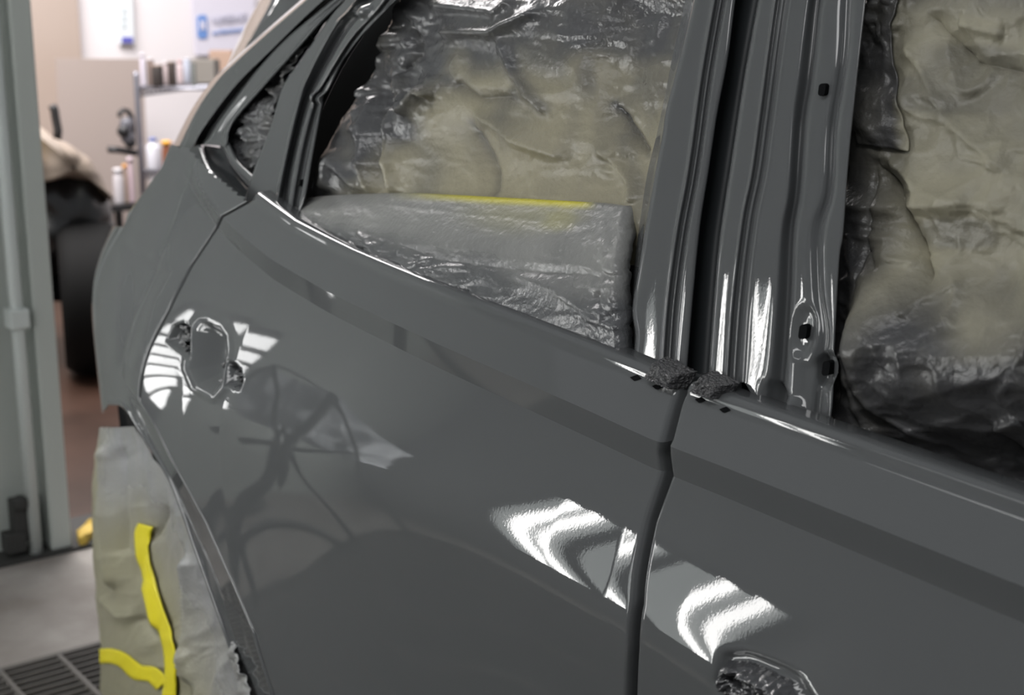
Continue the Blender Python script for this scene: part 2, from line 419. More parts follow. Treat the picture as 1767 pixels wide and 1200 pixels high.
# ---- window frame of the rear door (left of the centre gap)
RL = [(1210, -60), (1197, 0), (1173, 100), (1150, 187), (1143, 233), (1130, 300), (1115, 385), (1102, 467), (1092, 534), (1097, 580), (1094, 618), (1100, 645)]
RF = [(1192, -60), (1183, 0), (1160, 100), (1147, 167), (1133, 233), (1117, 300), (1104, 385), (1093, 467), (1086, 534), (1088, 580), (1087, 618), (1090, 640)]
RB = [(1245, -60), (1233, 0), (1210, 133), (1194, 250), (1183, 320), (1168, 400), (1152, 520), (1143, 640)]
RR = [(1282, -60), (1270, 0), (1257, 100), (1238, 200), (1223, 300), (1209, 390), (1196, 520), (1185, 655)]
rear_frame = loft('window_frame', [(RF, .03), (sh(RL, -2), .010), (RL, 0), (sh(RL, 5), -.002), (sh(RB, -5), -.002), (RB, -.004), (sh(RB, 6), .003), (sh(RB, 11), -.002), (sh(RB, 16), .003), (sh(RB, 21), -.003), (sh(RR, -7), -.002), (RR, .001), (sh(RR, -1), .034)],
    G, 170, PAINT, rear_door, 5, 2)
# dark pillar behind the gap
loft('centre_pillar', [(sh(RR, -14), .040), (sh(RR, 8), .030), (sh(FA, -6), .030), (sh(FA, 14), .04)], G, 60, SEAL, car, 4, 1)
GM = [((a[0] + b[0]) / 2, (a[1] + b[1]) / 2) for a, b in zip(GAPL, GAPR)]
loft('door_gap_seal', [(sh([(1172, 640)] + GM, -24), .055), (sh([(1180, 640)] + GM, 24), .055)], S, 60, SEAL, car, 4, 0)

# ---- rear upright of the rear door with the divider plate
F0 = [(473, 381), (484, 315), (500, 240), (517, 172), (530, 135), (576, 48), (602, 18), (650, -40)]
PL = [(422, 346), (437, 297), (468, 215), (488, 150), (522, 100), (568, 32), (592, 4), (630, -40)]
FE = [(514, 384), (529, 336), (542, 262), (560, 170), (568, 155), (600, 94), (636, 42), (680, 4), (735, -40)]
M1 = [(488, 384), (498, 310), (513, 240), (532, 172), (548, 138), (592, 60), (625, 18), (672, -40)]
M2 = [(500, 385), (512, 310), (526, 240), (546, 168), (562, 138), (604, 70), (646, 24), (695, -40)]
M3 = [(507, 385), (520, 320), (534, 250), (553, 168), (572, 130), (614, 70), (660, 20), (712, -40)]
def upright_disp(uv, P):
    d = np.zeros(uv.shape[:2])
    q = np.hypot((uv[..., 0] - 626) / 14, (uv[..., 1] - 14) / 16); d -= .010 * sstep(1.3, .5, q)
    q = np.hypot((uv[..., 0] - 548) / 12, (uv[..., 1] - 168) / 10); d -= .006 * sstep(1.3, .5, q)
    return d
rear_upright = loft('window_frame', [(sh(PL, -2), .02), (PL, .001), (sh(PL, 4), 0), (sh(F0, -5), 0), (F0, -.003), (sh(F0, 4), .002), (sh(M1, -5), .013), (M1, .012), (sh(M1, 5), -.001), (M2, .001), (sh(M2, 3), .008), (M3, .007), (sh(M3, 3), .0), (sh(FE, -2), .002), (FE, .006), (sh(FE, -1), .03)],
    G, 110, PAINT, rear_door, 5, 2, disp=upright_disp)
slot(515, 316, 2.6, 6, rear_upright, G, -.001); slot(559, 134, 2.6, 6, rear_upright, G, .002, -.4)

# ---- rear quarter panel
LIP = [(160, 800), (163, 765), (169, 722), (190, 693), (215, 697), (240, 731), (300, 832), (345, 955), (395, 1095), (428, 1190), (460, 1310)]
_t = hits([(206, 392), (214, 370), (258, 322), (288, 288), (303, 254), (322, 226)], S, .01); zt = np.r_[.30, _t[0, 2] - .03, _t[:, 2]]; xt = np.r_[-1.62, -1.62, _t[:, 0]]
LAMP = [(207, 425), (214, 412), (262, 430), (296, 470), (268, 520), (244, 602), (226, 640), (198, 636), (200, 560)]
_o = np.argsort(zC)
def Sq(x, z):                                  # the quarter panel turns inwards just behind the door
    x = np.asarray(x, float); z = np.asarray(z, float)
    return S(x, z) + .13 * np.clip(np.interp(z, zC[_o], xC[_o]) - x, 0, .14) * sstep(1.15, 1.0, z)
def quarter():
    nz, nx = 240, 190
    zs = np.linspace(.30, 1.178, nz); P = []
    for z in zs:
        xa = np.interp(z, np.sort(zC), xC[np.argsort(zC)]) - .0045
        if z > zC.max(): xa = xC[np.argmax(zC)] - .0045
        xe = np.interp(z, zt, xt)
        x = np.r_[xa, xa - .0012, xa - .003, np.linspace(xa - .006, xe, nx)]
        y = S(x, np.full_like(x, z)) + .13 * np.clip(xa - x, 0, .14) * sstep(1.15, 1.0, z); e = np.clip((xa - x) / RAD, 0, 1); y = y + RAD * (1 - np.sqrt(np.clip(1 - (1 - e) ** 2, 0, 1)))
        r = np.stack([x, y, np.full_like(x, z)], -1)
        fl = r[:1].copy(); fl[:, 1] += .035
        wrap = [r[-1] + np.array(w) for w in ((-.012, .012, -.004), (-.02, .035, -.01), (-.03, .10, -.012), (-.05, .35, -.01))]
        P.append(np.vstack([fl, r, wrap]))
    P = np.array(P); uv = proj(P)
    s = poly_sdf(uv, LAMP); P[:, 1:-4, 1] += (.016 * sstep(3, -26, s))[:, 1:-4] * .25
    ins = poly_sdf(uv, LIP + [(120, 1310), (120, 800)])
    k = (ins > 0).astype(int); keep = (k[:-1, :-1] + k[1:, :-1] + k[:-1, 1:] + k[1:, 1:]) >= 2
    top = poly_sdf(uv, [(240, 253), (300, 253), (324, 258), (360, 297), (418, 345), (446, 360), (560, 330), (460, 150), (345, 150), (240, 150)])
    k = (top > 0).astype(int); keep &= (k[:-1, :-1] + k[1:, :-1] + k[:-1, 1:] + k[1:, 1:]) >= 2
    return grid('rear_quarter_panel', P, PAINT, car, keep=keep)
qp = quarter()
LP = resample(hits(LIP[3:], Sq, .004), 80)
MB().tube(LP, .0065, 10).build('wheel_arch_lip', PAINT, qp, True)
A2 = LP.copy(); A2[:, 1] += .10
B2 = LP.copy(); B2[:, 1] += .004
grid('arch_flange', np.array([B2, B2 * .5 + A2 * .5, A2]), PAINT, qp)

# ---- quarter window pillar, running up into the roof rail
P0 = [(296, 256), (330, 190), (365, 140), (400, 105), (450, 60), (525, -5), (565, -40)]
P1 = [(325, 262), (346, 222), (400, 150), (460, 90), (530, 22), (600, -40)]
P2 = [(345, 250), (356, 238), (376, 206), (404, 168), (444, 115), (490, 66), (545, 20), (620, -40)]
P4 = [(392, 252), (402, 214), (450, 157), (510, 90), (545, 50), (572, 22), (640, -40)]
pillar = loft('quarter_pillar', [(P0, .014), (sh(P0, 8), .003), (P1, .0), (sh(P1, 5), .0), (sh(P1, 9), .014), (sh(P2, 0), .016), (sh(P2, 5), .002), (sh(P2, 12), .002), (sh(P4, -10), .005), (sh(P4, -5), .001), (P4, .004), (sh(P4, 3), .03)], G, 110, PAINT, car, 5, 2)
loft('quarter_sill', [([(312, 262), (346, 303), (408, 355), (436, 370)], .006), ([(322, 258), (354, 298), (414, 350), (438, 364)], -.004), ([(345, 250), (364, 292), (420, 344), (440, 358)], .004), ([(352, 250), (372, 290), (424, 338), (443, 352)], .022)], G, 40, PAINT, car, 5, 1)
loft('window_channel', [([(350, 250), (372, 290), (424, 338), (445, 354)], .024), ([(385, 256), (402, 296), (428, 330), (446, 346)], .024)], G, 40, SEAL, car, 4, 0)
loft('quarter_sill', [([(378, 250), (394, 286), (424, 322), (448, 345)], .022), ([(384, 250), (400, 284), (428, 318), (450, 340)], .004), ([(394, 244), (410, 276), (436, 302), (456, 322)], .006), ([(398, 242), (414, 272), (440, 298), (458, 318)], .03)], G, 40, PAINT, car, 4, 1)
# tailgate spoiler beyond the pillar
SP = [(392, 118), (398, 98), (408, 76), (421, 48), (440, 14), (470, -40)]
a = np.array([at_dist(u, v, 2.62) for u, v in SP]); b = np.array([at_dist(u + 2, v - 1, 2.59) for u, v in SP])
c = np.array([at_dist(u, v, 2.45) for u, v in [(400, 122), (430, 92), (450, 70), (480, 40), (525, 2), (575, -40)]])
a, b, c = (resample(q, 40) for q in (a, b, c))
rows = [a, b] + [b + (c - b) * t + np.array([0, -.006 * math.sin(math.pi * t), .006 * math.sin(math.pi * t)]) for t in np.linspace(0, 1, 12)[1:]]
grid('tailgate_spoiler', np.array(rows), PAINT, car)
# black inside of the car
loft('cabin_interior', [([(392, 246), (450, 160), (520, 74), (640, -60)], .07), ([(470, 420), (530, 250), (600, 100), (720, -60)], .12)], G, 20, BLACK, car, 6, 0)
loft('cabin_interior', [([(470, 420), (530, 250), (600, 100), (720, -60)], .15), ([(1240, 700), (1240, 400), (1240, 200), (1260, -60)], .15)], G, 20, BLACK, car, 6, 0)
loft('cabin_interior', [([(1170, 720), (1200, 400), (1240, -60)], .13), ([(1850, 1020), (1850, 400), (1850, -60)], .13)], G, 20, BLACK, car, 6, 0)

# ---- sill ledge with square holes at the foot of the centre pillar
def ledge(name, px0, px1, parent):
    a = resample(hits(px0, S, .016), 40); b = resample(hits(px1, S, .05), 40); a[:, 2] += .004; b[:, 2] += .006
    return grid(name, np.array([a, a * .5 + b * .5, b]), PAINT, parent)
lr = ledge('sill_ledge', [(436, 350), (525, 396), (690, 474), (800, 524), (900, 565), (1060, 632), (1166, 676)], [(450, 335), (540, 375), (700, 450), (810, 500), (910, 540), (1070, 605), (1172, 648)], rear_door)
lf = ledge('sill_ledge', [(1177, 682), (1300, 720), (1420, 765), (1600, 826), (1800, 898)], [(1184, 655), (1310, 698), (1430, 742), (1610, 800), (1810, 872)], front_door)
def chip(u, v, parent, w=9, h=5):
    p = [(u - w, v - 1), (u + w * .2, v - h), (u + w, v + 1), (u - w * .2, v + h)]
    f = np.array([hit(a_, b_, S, .0) for a_, b_ in p]); f[:, 1] -= .0015; g = f.copy(); g[:, 1] += .008
    return MB().hexa(f, g).build('clip_hole', BLACK, parent)
for u, v in ((1098, 652), (1136, 667)): chip(u, v, rear_door)
for u, v in ((1210, 690), (1252, 707)): chip(u, v, front_door)
def foam(name, q, parent, seed):
    n = 34; st = np.linspace(0, 1, n); s_, t = np.meshgrid(st, st); q = np.array(q, float)
    uv = (q[0] * ((1 - s_) * (1 - t))[..., None] + q[1] * (s_ * (1 - t))[..., None] + q[2] * (s_ * t)[..., None] + q[3] * ((1 - s_) * t)[..., None])
    P = hits(uv, S, -.001)
    edge = np.minimum(np.minimum(s_, 1 - s_), np.minimum(t, 1 - t))
    P[..., 1] += .014 - .024 * sstep(-.05, .16, edge) - .0016 * vnoise(s_ * 14, t * 9, seed) - .0010 * vnoise(s_ * 30, t * 20, seed + 4)
    grid(name, P, FOAM, parent)
foam('foam_block', [(1134, 618), (1188, 645), (1168, 676), (1116, 650)], rear_door, 2)
foam('foam_block', [(1216, 642), (1262, 664), (1242, 692), (1196, 676)], front_door, 5)

# ---- crumpled tape in the handle openings and on the front handle base
def patch_px(name, poly, surf, off, mat_, parent, disp, step=2.0, attrs=None, solidify=0, margin=0):
    poly = np.array(poly, float); lo = poly.min(0) - margin; hi = poly.max(0) + margin
    nu = int((hi[0] - lo[0]) / step) + 2; nv = int((hi[1] - lo[1]) / step) + 2
    uu, vv = np.meshgrid(np.linspace(lo[0], hi[0], nu), np.linspace(lo[1], hi[1], nv)); uv = np.stack([uu, vv], -1)
    s_ = poly_sdf(uv, poly); k = (s_ < margin); P = hits(uv, surf, off)
    P[..., 1] += disp(uv, s_)
    keep = (k[:-1, :-1].astype(int) + k[1:, :-1] + k[:-1, 1:] + k[1:, 1:]) >= 3
    o = grid(name, P, mat_, parent, keep=keep, attrs=attrs(uv, s_) if attrs else None)
    if solidify: solid(o, solidify, -1)
    return o
for op, sd in ((OPL, 3), (OPR, 9)):
    patch_px('opening_tape', op, S, .010, TAPE, rear_door, lambda uv, s_: -.006 * crumple(uv[..., 0] / 9, uv[..., 1] / 9, sd, 3) + .006 * sstep(0, -9, s_), 1.2, margin=2)
def boss_disp(uv, s_):
    d = -.013 * sstep(3, -12, s_) - .003 * crumple(uv[..., 0] / 13, uv[..., 1] / 13, 21, 3) * sstep(2, -8, s_)
    ln, sg, _ = seg_d(uv, [(1285, 1150), (1368, 1190)]); d -= .004 * np.exp(-(ln / 5) ** 2)
    ln, sg, _ = seg_d(uv, [(1296, 1145), (1372, 1180)]); d -= .003 * np.exp(-(ln / 4) ** 2)
    q, _, _ = seg_d(uv, [(1276, 1164), (1292, 1172)]); d += .012 * np.exp(-(q / 7) ** 2)
    return d
patch_px('handle_base_tape', BOSS, S, .004, TAPE, front_door, boss_disp, 2.0, margin=3)

# ------------------------------------------------------------------ masking film and paper
def fold(uv, line, amp, w, kind='ridge'):
    d, sg, t = seg_d(uv, line); env = sstep(0, .12, t) * sstep(1, .88, t) * .8 + .2
    if kind == 'ridge': return amp * np.exp(-(d / w)) * env
    return amp * .5 * np.tanh(sg * d / w) * np.exp(-(d / (5 * w)) ** 2) * env      # step
def sheet_px(name, left, right, surf, off, nu, nv, mat_, disp, attrs, flip=False):
    """sheet spanned between two traced side lines (top to bottom), given folds as depth"""
    L = resample(left, nv); R = resample(right, nv); w = np.linspace(0, 1, nu)
    uv = L[:, None] + (R - L)[:, None] * w[None, :, None]
    offv = off(uv) if callable(off) else np.full(uv.shape[:2], off)
    P = hits(uv, surf, offv)
    P[..., 1] += disp(uv)
    o = grid(name, P, mat_, None, attrs=attrs(uv), flip=flip); return solid(o, .0012, -1)

def film_disp(uv):
    u, v = uv[..., 0], uv[..., 1]
    d = -.014 * vnoise(u / 170, v / 120, 1) - .0035 * crumple(u / 120, v / 90, 5, 3)
    lf = sstep(800, 690, u) * sstep(260, 150, v)
    d += -.008 * crumple(u / 64, v / 54, 11, 3) * lf
    d += -.0022 * crumple(u / 130, v / 60, 13, 2) * sstep(150, 60, v)
    for ln, a_, w_ in (([(648, 160), (652, 340)], -.012, 9), ([(668, 170), (668, 340)], .010, 7), ([(690, 175), (688, 340)], -.010, 9),
                       ([(705, 110), (722, 190), (745, 155), (765, 165)], -.020, 10), ([(720, 40), (728, 95), (700, 130)], .012, 7),
                       ([(880, 65), (905, 130), (960, 200)], -.008, 9), ([(790, 140), (830, 170), (900, 165)], .008, 12), ([(815, 210), (850, 300), (860, 340)], .006, 10),
                       ([(820, 190), (900, 240), (1000, 275)], -.008, 16), ([(1055, 180), (1120, 270)], .008, 9), ([(1040, 250), (1095, 310), (1110, 350)], -.006, 10),
                       ([(740, 5), (880, 20), (900, 0)], -.012, 12), ([(760, 55), (870, 55), (960, 15)], -.014, 14), ([(575, 330), (600, 270), (640, 330)], -.012, 10), ([(620, 120), (640, 230)], -.010, 14)):
        d += 1.5 * fold(uv, ln, a_, w_)
    return d
def film_attr(uv):
    u, v = uv[..., 0], uv[..., 1]
    b = np.interp(u, [540, 650, 720, 800, 900, 1000, 1160, 1260], [420, 300, 215, 125, 105, 112, 155, 180])
    c = sstep(48, -48, v - b + 26 * vnoise(u / 60, v / 60, 3))
    a_ = (u + .75 * v); st = vnoise(a_ / 95, (v - .6 * u) / 260, 23) + .6 * vnoise(u / 24, v / 110, 27)   # streaks of thin overspray
    c = np.maximum(c, .62 * np.clip(st, 0, 1) * sstep(380, 120, v)) + .10 * vnoise(u / 40, v / 60, 29)
    for ln, a2, w2 in (([(880, 70), (905, 130), (950, 185)], .5, 14), ([(785, 140), (840, 170), (900, 165)], .45, 14), ([(690, 190), (740, 270), (730, 340)], .45, 26), ([(1055, 180), (1090, 230), (1120, 270)], .5, 7), ([(815, 210), (850, 290), (862, 340)], .4, 8), ([(1080, 240), (1115, 330), (1125, 380)], .4, 14), ([(800, 230), (860, 200)], .3, 20)):
        d2, _, _ = seg_d(uv, ln); c = c + a2 * np.exp(-(d2 / w2) ** 2)  # overspray bands, and fold lines darkened in the colour as if shaded
    return {'coat': np.clip(c, 0, 1)}
FLM_L = [(725, -60), (700, 10), (676, 66), (640, 135), (617, 182), (589, 238), (562, 300), (543, 345), (530, 400)]
FLM_R = [(1236, -60), (1220, 0), (1196, 100), (1180, 180), (1165, 250), (1150, 320), (1138, 390), (1130, 420), (1125, 460)]
film = sheet_px('masking_film', FLM_L, FLM_R, G, .045, 230, 150, FILM, film_disp, film_attr)
tag(film, 'khaki masking film crumpled across the rear door window, silvery with overspray at its top', 'masking film')

def roll_disp(uv): return 0
RT_ = [(524, 346), (560, 340), (640, 336), (720, 335), (800, 339), (950, 347), (1040, 352), (1082, 357)]
RBm = [(508, 392), (560, 422), (650, 460), (760, 503), (850, 541), (930, 574), (985, 594), (1066, 612)]
def make_roll():
    n, m = 230, 70
    T = resample(hits(RT_, G, .030), n); B = resample(hits(RBm, G, -.008), n); t = np.linspace(0, 1, m)[:, None, None]
    P = T[None] * (1 - t) + B[None] * t
    bulge = np.sin(np.pi * t[..., 0] ** .8)
    P[..., 1] -= (.011 + .004 * np.linspace(0, 1, n)[None]) * bulge
    P[..., 0] += .009 * np.sin(np.pi * t[..., 0]) * np.linspace(0, 1, n)[None] ** 4
    uv = proj(P); u, v = uv[..., 0], uv[..., 1]
    P[..., 1] -= .0016 * crumple(u / 150, v / 60, 41, 3) + .006 * crumple(u / 30, v / 34, 44, 3) * sstep(985, 1050, u) * (.35 + .65 * sstep(480, 540, v)) * bulge
    lo = sstep(40, 8, np.abs(v - np.interp(u, [520, 640, 800, 1000], [395, 440, 480, 560])))
    P[..., 1] -= .003 * crumple(u / 40, v / 18, 47, 2) * lo * sstep(560, 640, u) * sstep(880, 800, u)
    for ln, a_, w_ in (([(640, 405), (760, 450), (900, 470), (1080, 478)], .004, 10), ([(640, 352), (820, 372), (1080, 395)], .0012, 4), ([(620, 400), (655, 440)], -.004, 5), ([(880, 470), (960, 500), (1040, 560)], -.004, 12)):
        P[..., 1] += fold(uv, ln, a_, w_)
    ends = [P[:, -1:] + np.array([[[.003, .006, 0]]]), P[:, -1:] + np.array([[[.002, .016, 0]]])]
    P = np.concatenate([P] + ends, 1)
    top = P[:1].copy(); top[..., 1] += .012; top[..., 2] -= .002; P = np.concatenate([top, P], 0)
    uv = proj(P); u, v = uv[..., 0], uv[..., 1]
    tv = np.interp(u, [p[0] for p in RT_], [p[1] for p in RT_])
    yel = .9 * sstep(16, 1, v - tv) * sstep(660, 830, u) * sstep(1035, 1000, u) + .14 * sstep(34, 5, np.hypot((u - 975) / 1.5, v - 378) + 9 * vnoise(u / 22, v / 16, 5)) + .12 * sstep(60, 10, np.hypot((u - 900) / 2.4, v - 362))
    bv = np.interp(u, [p[0] for p in RBm], [p[1] for p in RBm]); fr_ = (v - tv) / np.maximum(bv - tv, 20)
    coat = .30 + .68 * sstep(.25, .85, fr_ + .12 * vnoise(u / 80, v / 40, 12))  # upper part paler: its reflected brightness is put into the colour
    o = grid('sill_masking_sheet', P, ROLL, None, attrs={'coat': coat, 'yellow': np.clip(yel, 0, .9)}); return solid(o, .0012, -1)
tag(make_roll(), 'grey oversprayed sheet bulging over the rear door sill, yellow along its upper edge', 'masking sheet')

def fp_disp(uv):
    u, v = uv[..., 0], uv[..., 1]
    d = -.012 * vnoise(u / 210, v / 190, 6) - .0055 * crumple(u / 170, v / 130, 61, 3)
    k = np.interp(u, [1440, 1500, 1620, 1780], [575, 600, 607, 602])
    d += (-.040 * np.exp(-((v - k) / 120) ** 2) * (v <= k) + (v > k) * (-.040 + .085 * sstep(-60, 250, v - k) - .085 * float(sstep(-60, 250, 0)))) * sstep(1455, 1520, u)
    for ln, a_, w_ in (([(1512, 285), (1560, 370), (1620, 500)], .016, 12), ([(1530, 275), (1600, 330), (1700, 350)], -.010, 22), ([(1505, 285), (1498, 420), (1484, 560)], .005, 5), ([(1484, 600), (1490, 700), (1494, 760)], -.008, 8),
                       ([(1450, 612), (1490, 604)], -.010, 6), ([(1590, 540), (1610, 515), (1680, 480)], -.006, 10), ([(1500, 430), (1520, 470)], .006, 6), ([(1600, 20), (1680, 110), (1780, 130)], .012, 22), ([(1560, 60), (1640, 200), (1760, 300)], -.012, 30), ([(1710, 740), (1720, 800), (1730, 860)], .012, 12), ([(1715, 745), (1770, 725)], -.010, 10),
                       ([(1500, 660), (1530, 720), (1590, 770)], -.007, 14), ([(1660, 40), (1740, 60)], -.006, 14)):
        d += fold(uv, ln, a_, w_)
    d += -.006 * crumple(u / 40, v / 34, 66, 2) * sstep(1575, 1530, u) * sstep(100, 40, v)
    return d
def fp_attr(uv):
    u, v = uv[..., 0], uv[..., 1]
    c = sstep(430, 640, v + 60 * vnoise(u / 120, v / 90, 8) - .12 * (u - 1600)) * .95  # overspray towards the foot, with the down-facing shade put into its colour
    c = np.maximum(c, .85 * sstep(1575, 1480, u + .1 * v * 0) * sstep(300, 150, v)); c = np.maximum(c, .80 * sstep(1600, 1470, u)); c = c + .16 + .12 * vnoise(u / 90, v / 140, 33)
    c = np.maximum(c, .5 * np.clip(vnoise(u / 150, v / 60, 19) * 2, 0, 1)); c = np.maximum(c, .7 * sstep(60, -20, v))
    return {'coat': np.clip(c, 0, 1)}
FPL = [(1508, -60), (1490, 20), (1470, 200), (1452, 380), (1440, 500), (1432, 620), (1424, 720), (1420, 800)]
FPR = [(1830, -60), (1830, 60), (1830, 250), (1830, 420), (1830, 560), (1830, 700), (1830, 830), (1830, 930)]
tag(sheet_px('masking_paper', FPL, FPR, G, .040, 170, 320, PAPER, fp_disp, fp_attr), 'creased kraft masking paper closing the front door window, painted at its foot with the shade there put into its colour', 'masking paper')
# torn strip of tape over the paper's edge
def strip_disp(uv): return fp_disp(uv) - .003 - .0010 * crumple(uv[..., 0] / 40, uv[..., 1] / 46, 77, 2)
tag(sheet_px('masking_tape_strip', [(1516, -60), (1490, 40), (1483, 120), (1481, 190), (1484, 248)], [(1570, -60), (1546, 60), (1552, 120), (1566, 200), (1575, 261)], G, .040, 30, 70, PAPER, strip_disp, lambda uv: {'coat': np.clip(.95 - .9 * sstep(1545, 1572, uv[..., 0]) * sstep(150, 200, uv[..., 1]), 0, 1)}),
    'torn painted tape strip on the front window paper beside the ribbed frame', 'tape')

def qf_disp(uv): return -.010 * crumple(uv[..., 0] / 36, uv[..., 1] / 36, 91, 3)
tag(sheet_px('masking_film', [(570, 24), (545, 52), (510, 90), (450, 158), (405, 214), (391, 244)], [(572, 32), (530, 96), (500, 140), (484, 200), (460, 262), (438, 302)], G, .026, 60, 120, FILM, qf_disp, lambda uv: {'coat': np.full(uv.shape[:2], 1.0)}),
    'small crumpled silver film in the triangular quarter window', 'masking film')

# ------------------------------------------------------------------ masked rear wheel
def Wf(x, z): return -.035 + .19 * (-.9 - np.asarray(x, float))
WL = [(184, 736), (174, 800), (166, 880), (167, 950), (174, 1040), (182, 1110), (181, 1200), (178, 1330)]
WR = [(238, 735), (268, 790), (305, 850), (338, 905), (360, 965), (382, 1035), (406, 1110), (434, 1200), (456, 1330)]
def wheel_disp(uv):
    u, v = uv[..., 0], uv[..., 1]
    d = -.012 * vnoise(u / 80, v / 260, 14) - .004 * crumple(u / 60, v / 130, 95, 3)
    for ln, a_, w_ in (([(200, 745), (203, 900), (210, 1020)], -.022, 8), ([(222, 760), (225, 900), (222, 960)], .014, 8), ([(290, 870), (262, 935), (250, 1010)], .012, 7), ([(262, 920), (262, 1000), (275, 1090)], -.014, 8), ([(330, 950), (328, 1060), (335, 1190)], -.018, 9), ([(240, 1060), (265, 1110), (275, 1180)], .016, 7), ([(180, 1030), (215, 1060), (240, 1060)], -.008, 9), ([(330, 1110), (345, 1190), (350, 1250)], -.014, 8)):
        d += 1.25 * fold(uv, ln, a_, w_)
    e = sstep(30, 0, np.abs(u - np.interp(v, [p[1] for p in WR], [p[0] for p in WR]))) * sstep(1040, 1110, v)
    return d - .006 * crumple(u / 26, v / 30, 97, 3) * e
def wheel_attr(uv):
    u, v = uv[..., 0], uv[..., 1]; r = np.interp(v, [p[1] for p in WR], [p[0] for p in WR])
    c = sstep(110, 20, r - u) * .9; c = np.maximum(c, sstep(960, 800, v + .25 * (u - 200)) * .95 * sstep(180, 215, u))
    return {'coat': np.clip(c, 0, 1)}
cov = sheet_px('wheel_cover', WL, WR, Wf, .012, 110, 260, COVER, wheel_disp, wheel_attr)
tag(cov, 'khaki masking paper hung over the rear wheel with yellow tape', 'masking paper')
def tape_strip(line, w, name='yellow_tape'):
    c = resample(line, 60); t = np.gradient(c, axis=0); n = np.stack([-t[:, 1], t[:, 0]], -1) / np.linalg.norm(t, axis=1)[:, None]
    uv = np.stack([c + n * w * k for k in np.linspace(-.5, .5, 7)], 0)
    P = hits(uv, Wf, .012); P[..., 1] += np.minimum(wheel_disp(uv), .004) * .8 - .006
    return solid(grid(name, P, YTAPE, cov), .001, -1)
tape_strip([(258, 905), (252, 925), (258, 985), (272, 1045), (290, 1095), (296, 1125), (298, 1160), (294, 1230)], 21)
tape_strip([(183, 1130), (206, 1129), (226, 1137), (245, 1157), (268, 1164), (284, 1182)], 25)
loft('wheel_well', [([(262, 715), (262, 900), (262, 1330)], .10), ([(480, 715), (480, 900), (490, 1330)], .10)], Wf, 12, BLACK, car, 4, 0)

# ------------------------------------------------------------------ light banks opposite the car
YW = -1.78
struct(MB().box((-.2, YW - .06, 1.6), (4.9, .1, 3.2)).build('wall_right', mat('grey_wall', (.36, .365, .37), .7)))
TUBE = mat('fluorescent_tube', (1, 1, 1), .5, emit=((1.0, .99, .97), 20.0))
HOUS = mat('lamp_housing', (.10, .10, .10), .5); DIFF = mat('lamp_diffuser', (.15, .15, .15), .5, emit=((.94, 1.0, .98), 2.6))
def bank(x0, x1, tubes, label, z0=.42, z1=1.86):
    t = empty('wall_light', ((x0 + x1) / 2, YW, z0), label, 'light', 'wall lights beside the car')
    MB().box(((x0 + x1) / 2, YW + .015, (z0 + z1) / 2), (x1 - x0, .03, z1 - z0 + .1)).build('housing', HOUS, t)
    MB().box(((x0 + x1) / 2, YW + .034, (z0 + z1) / 2), (x1 - x0 - .02, .008, z1 - z0)).build('diffuser', DIFF, t)
    for xx in tubes: MB().lathe((xx, YW + .055, z0), [(.021, 0), (.021, z1 - z0)], 14).build('tube', TUBE, t, True)
    adopt(t)
bank(-1.90, -1.635, (-1.79, -1.70), 'tall twin-tube wall light, the one nearer the doorway')
bank(-1.585, -1.18, (-1.36, -1.245), 'tall twin-tube wall light, the one nearer the front of the car')
# unseen lamp by the doorway, its slanting bars shaped for the rear handle highlights
lt = empty('highlight_lamp', (-2.45, -.55, 0), 'added unseen lamp with slanting light bars, shaped for the rear handle highlights', 'light')
tq = lambda q, p, x=-2.45: np.array([x, q * .67 - p * .74, q * .74 + p * .67])
rt = Matrix(((1, 0, 0), (0, -.74, .67), (0, .67, .74)))
pq = [(-.12, .58), (-.12, .76), (.0, 1.12), (.62, 1.60), (.62, 1.36)]
MB().hexa([tq(q, p, -2.465) for q, p in pq], [tq(q, p, -2.49) for q, p in pq]).build('panel', HOUS, lt)
BAR = mat('light_bar', (1, 1, 1), .5, emit=((1.0, 1.0, .99), 6.0))
for q in (-.07, .02, .11, .20, .29, .38, .47, .56):
    lo_ = lambda w: .775 + .99 * max(w, -.03); hi_ = lambda w: 1.08 + (.8 if w > 0 else 2.8) * w
    c4 = [(q - .029, lo_(q - .029)), (q - .029, hi_(q - .029)), (q + .029, hi_(q + .029)), (q + .029, lo_(q + .029))]
    MB().hexa([tq(a_, b_, -2.435) for a_, b_ in c4], [tq(a_, b_, -2.462) for a_, b_ in c4]).build('light_bar', BAR, lt)
MB().tube([(-2.52, -.52, .03), (-2.52, -.52, 1.1)], .02).tube([(-2.52, -.85, .02), (-2.52, -.2, .02)], .02).tube([(-2.6, -.52, .02), (-2.3, -.52, .02)], .02).build('stand', DARKSTEEL, lt)
adopt(lt)

# work stand that mirrors in the rear door
ws = empty('work_stand', (-1.95, -1.0, 0), 'dark tubular work stand with crossed legs draped in pale plastic, beside the car', 'stand')
def rod(name, pts, r, m=DARKSTEEL): MB().tube(resample([(-1.95, y, z) for y, z in pts], 24), r, 10).build(name, m, ws, True)
rod('leg', [(-.84, 1.40), (-.87, 1.0), (-.75, .51), (-.65, .32), (-.50, .25), (-.42, .02)], .026)
rod('leg', [(-.62, 1.27), (-.74, 1.12), (-.81, .67), (-.82, .40), (-1.04, .13), (-1.12, .02)], .014)
rod('leg', [(-.84, 1.38), (-1.01, 1.32), (-1.2, 1.05), (-1.34, .45), (-1.40, .02)], .014)
rod('crossbar', [(-.60, .53), (-.89, .72), (-1.2, 1.05)], .020)
rod('top_wire', [(-.62, 1.27), (-.70, 1.33), (-.84, 1.39)], .005)
rod('air_hose', [(-.60, 1.02), (-.61, 1.20), (-.64, 1.27)], .012)
rod('air_hose', [(-.54, .02), (-.50, .16), (-.57, .19), (-.68, .18), (-.86, .12), (-1.06, .02)], .013)
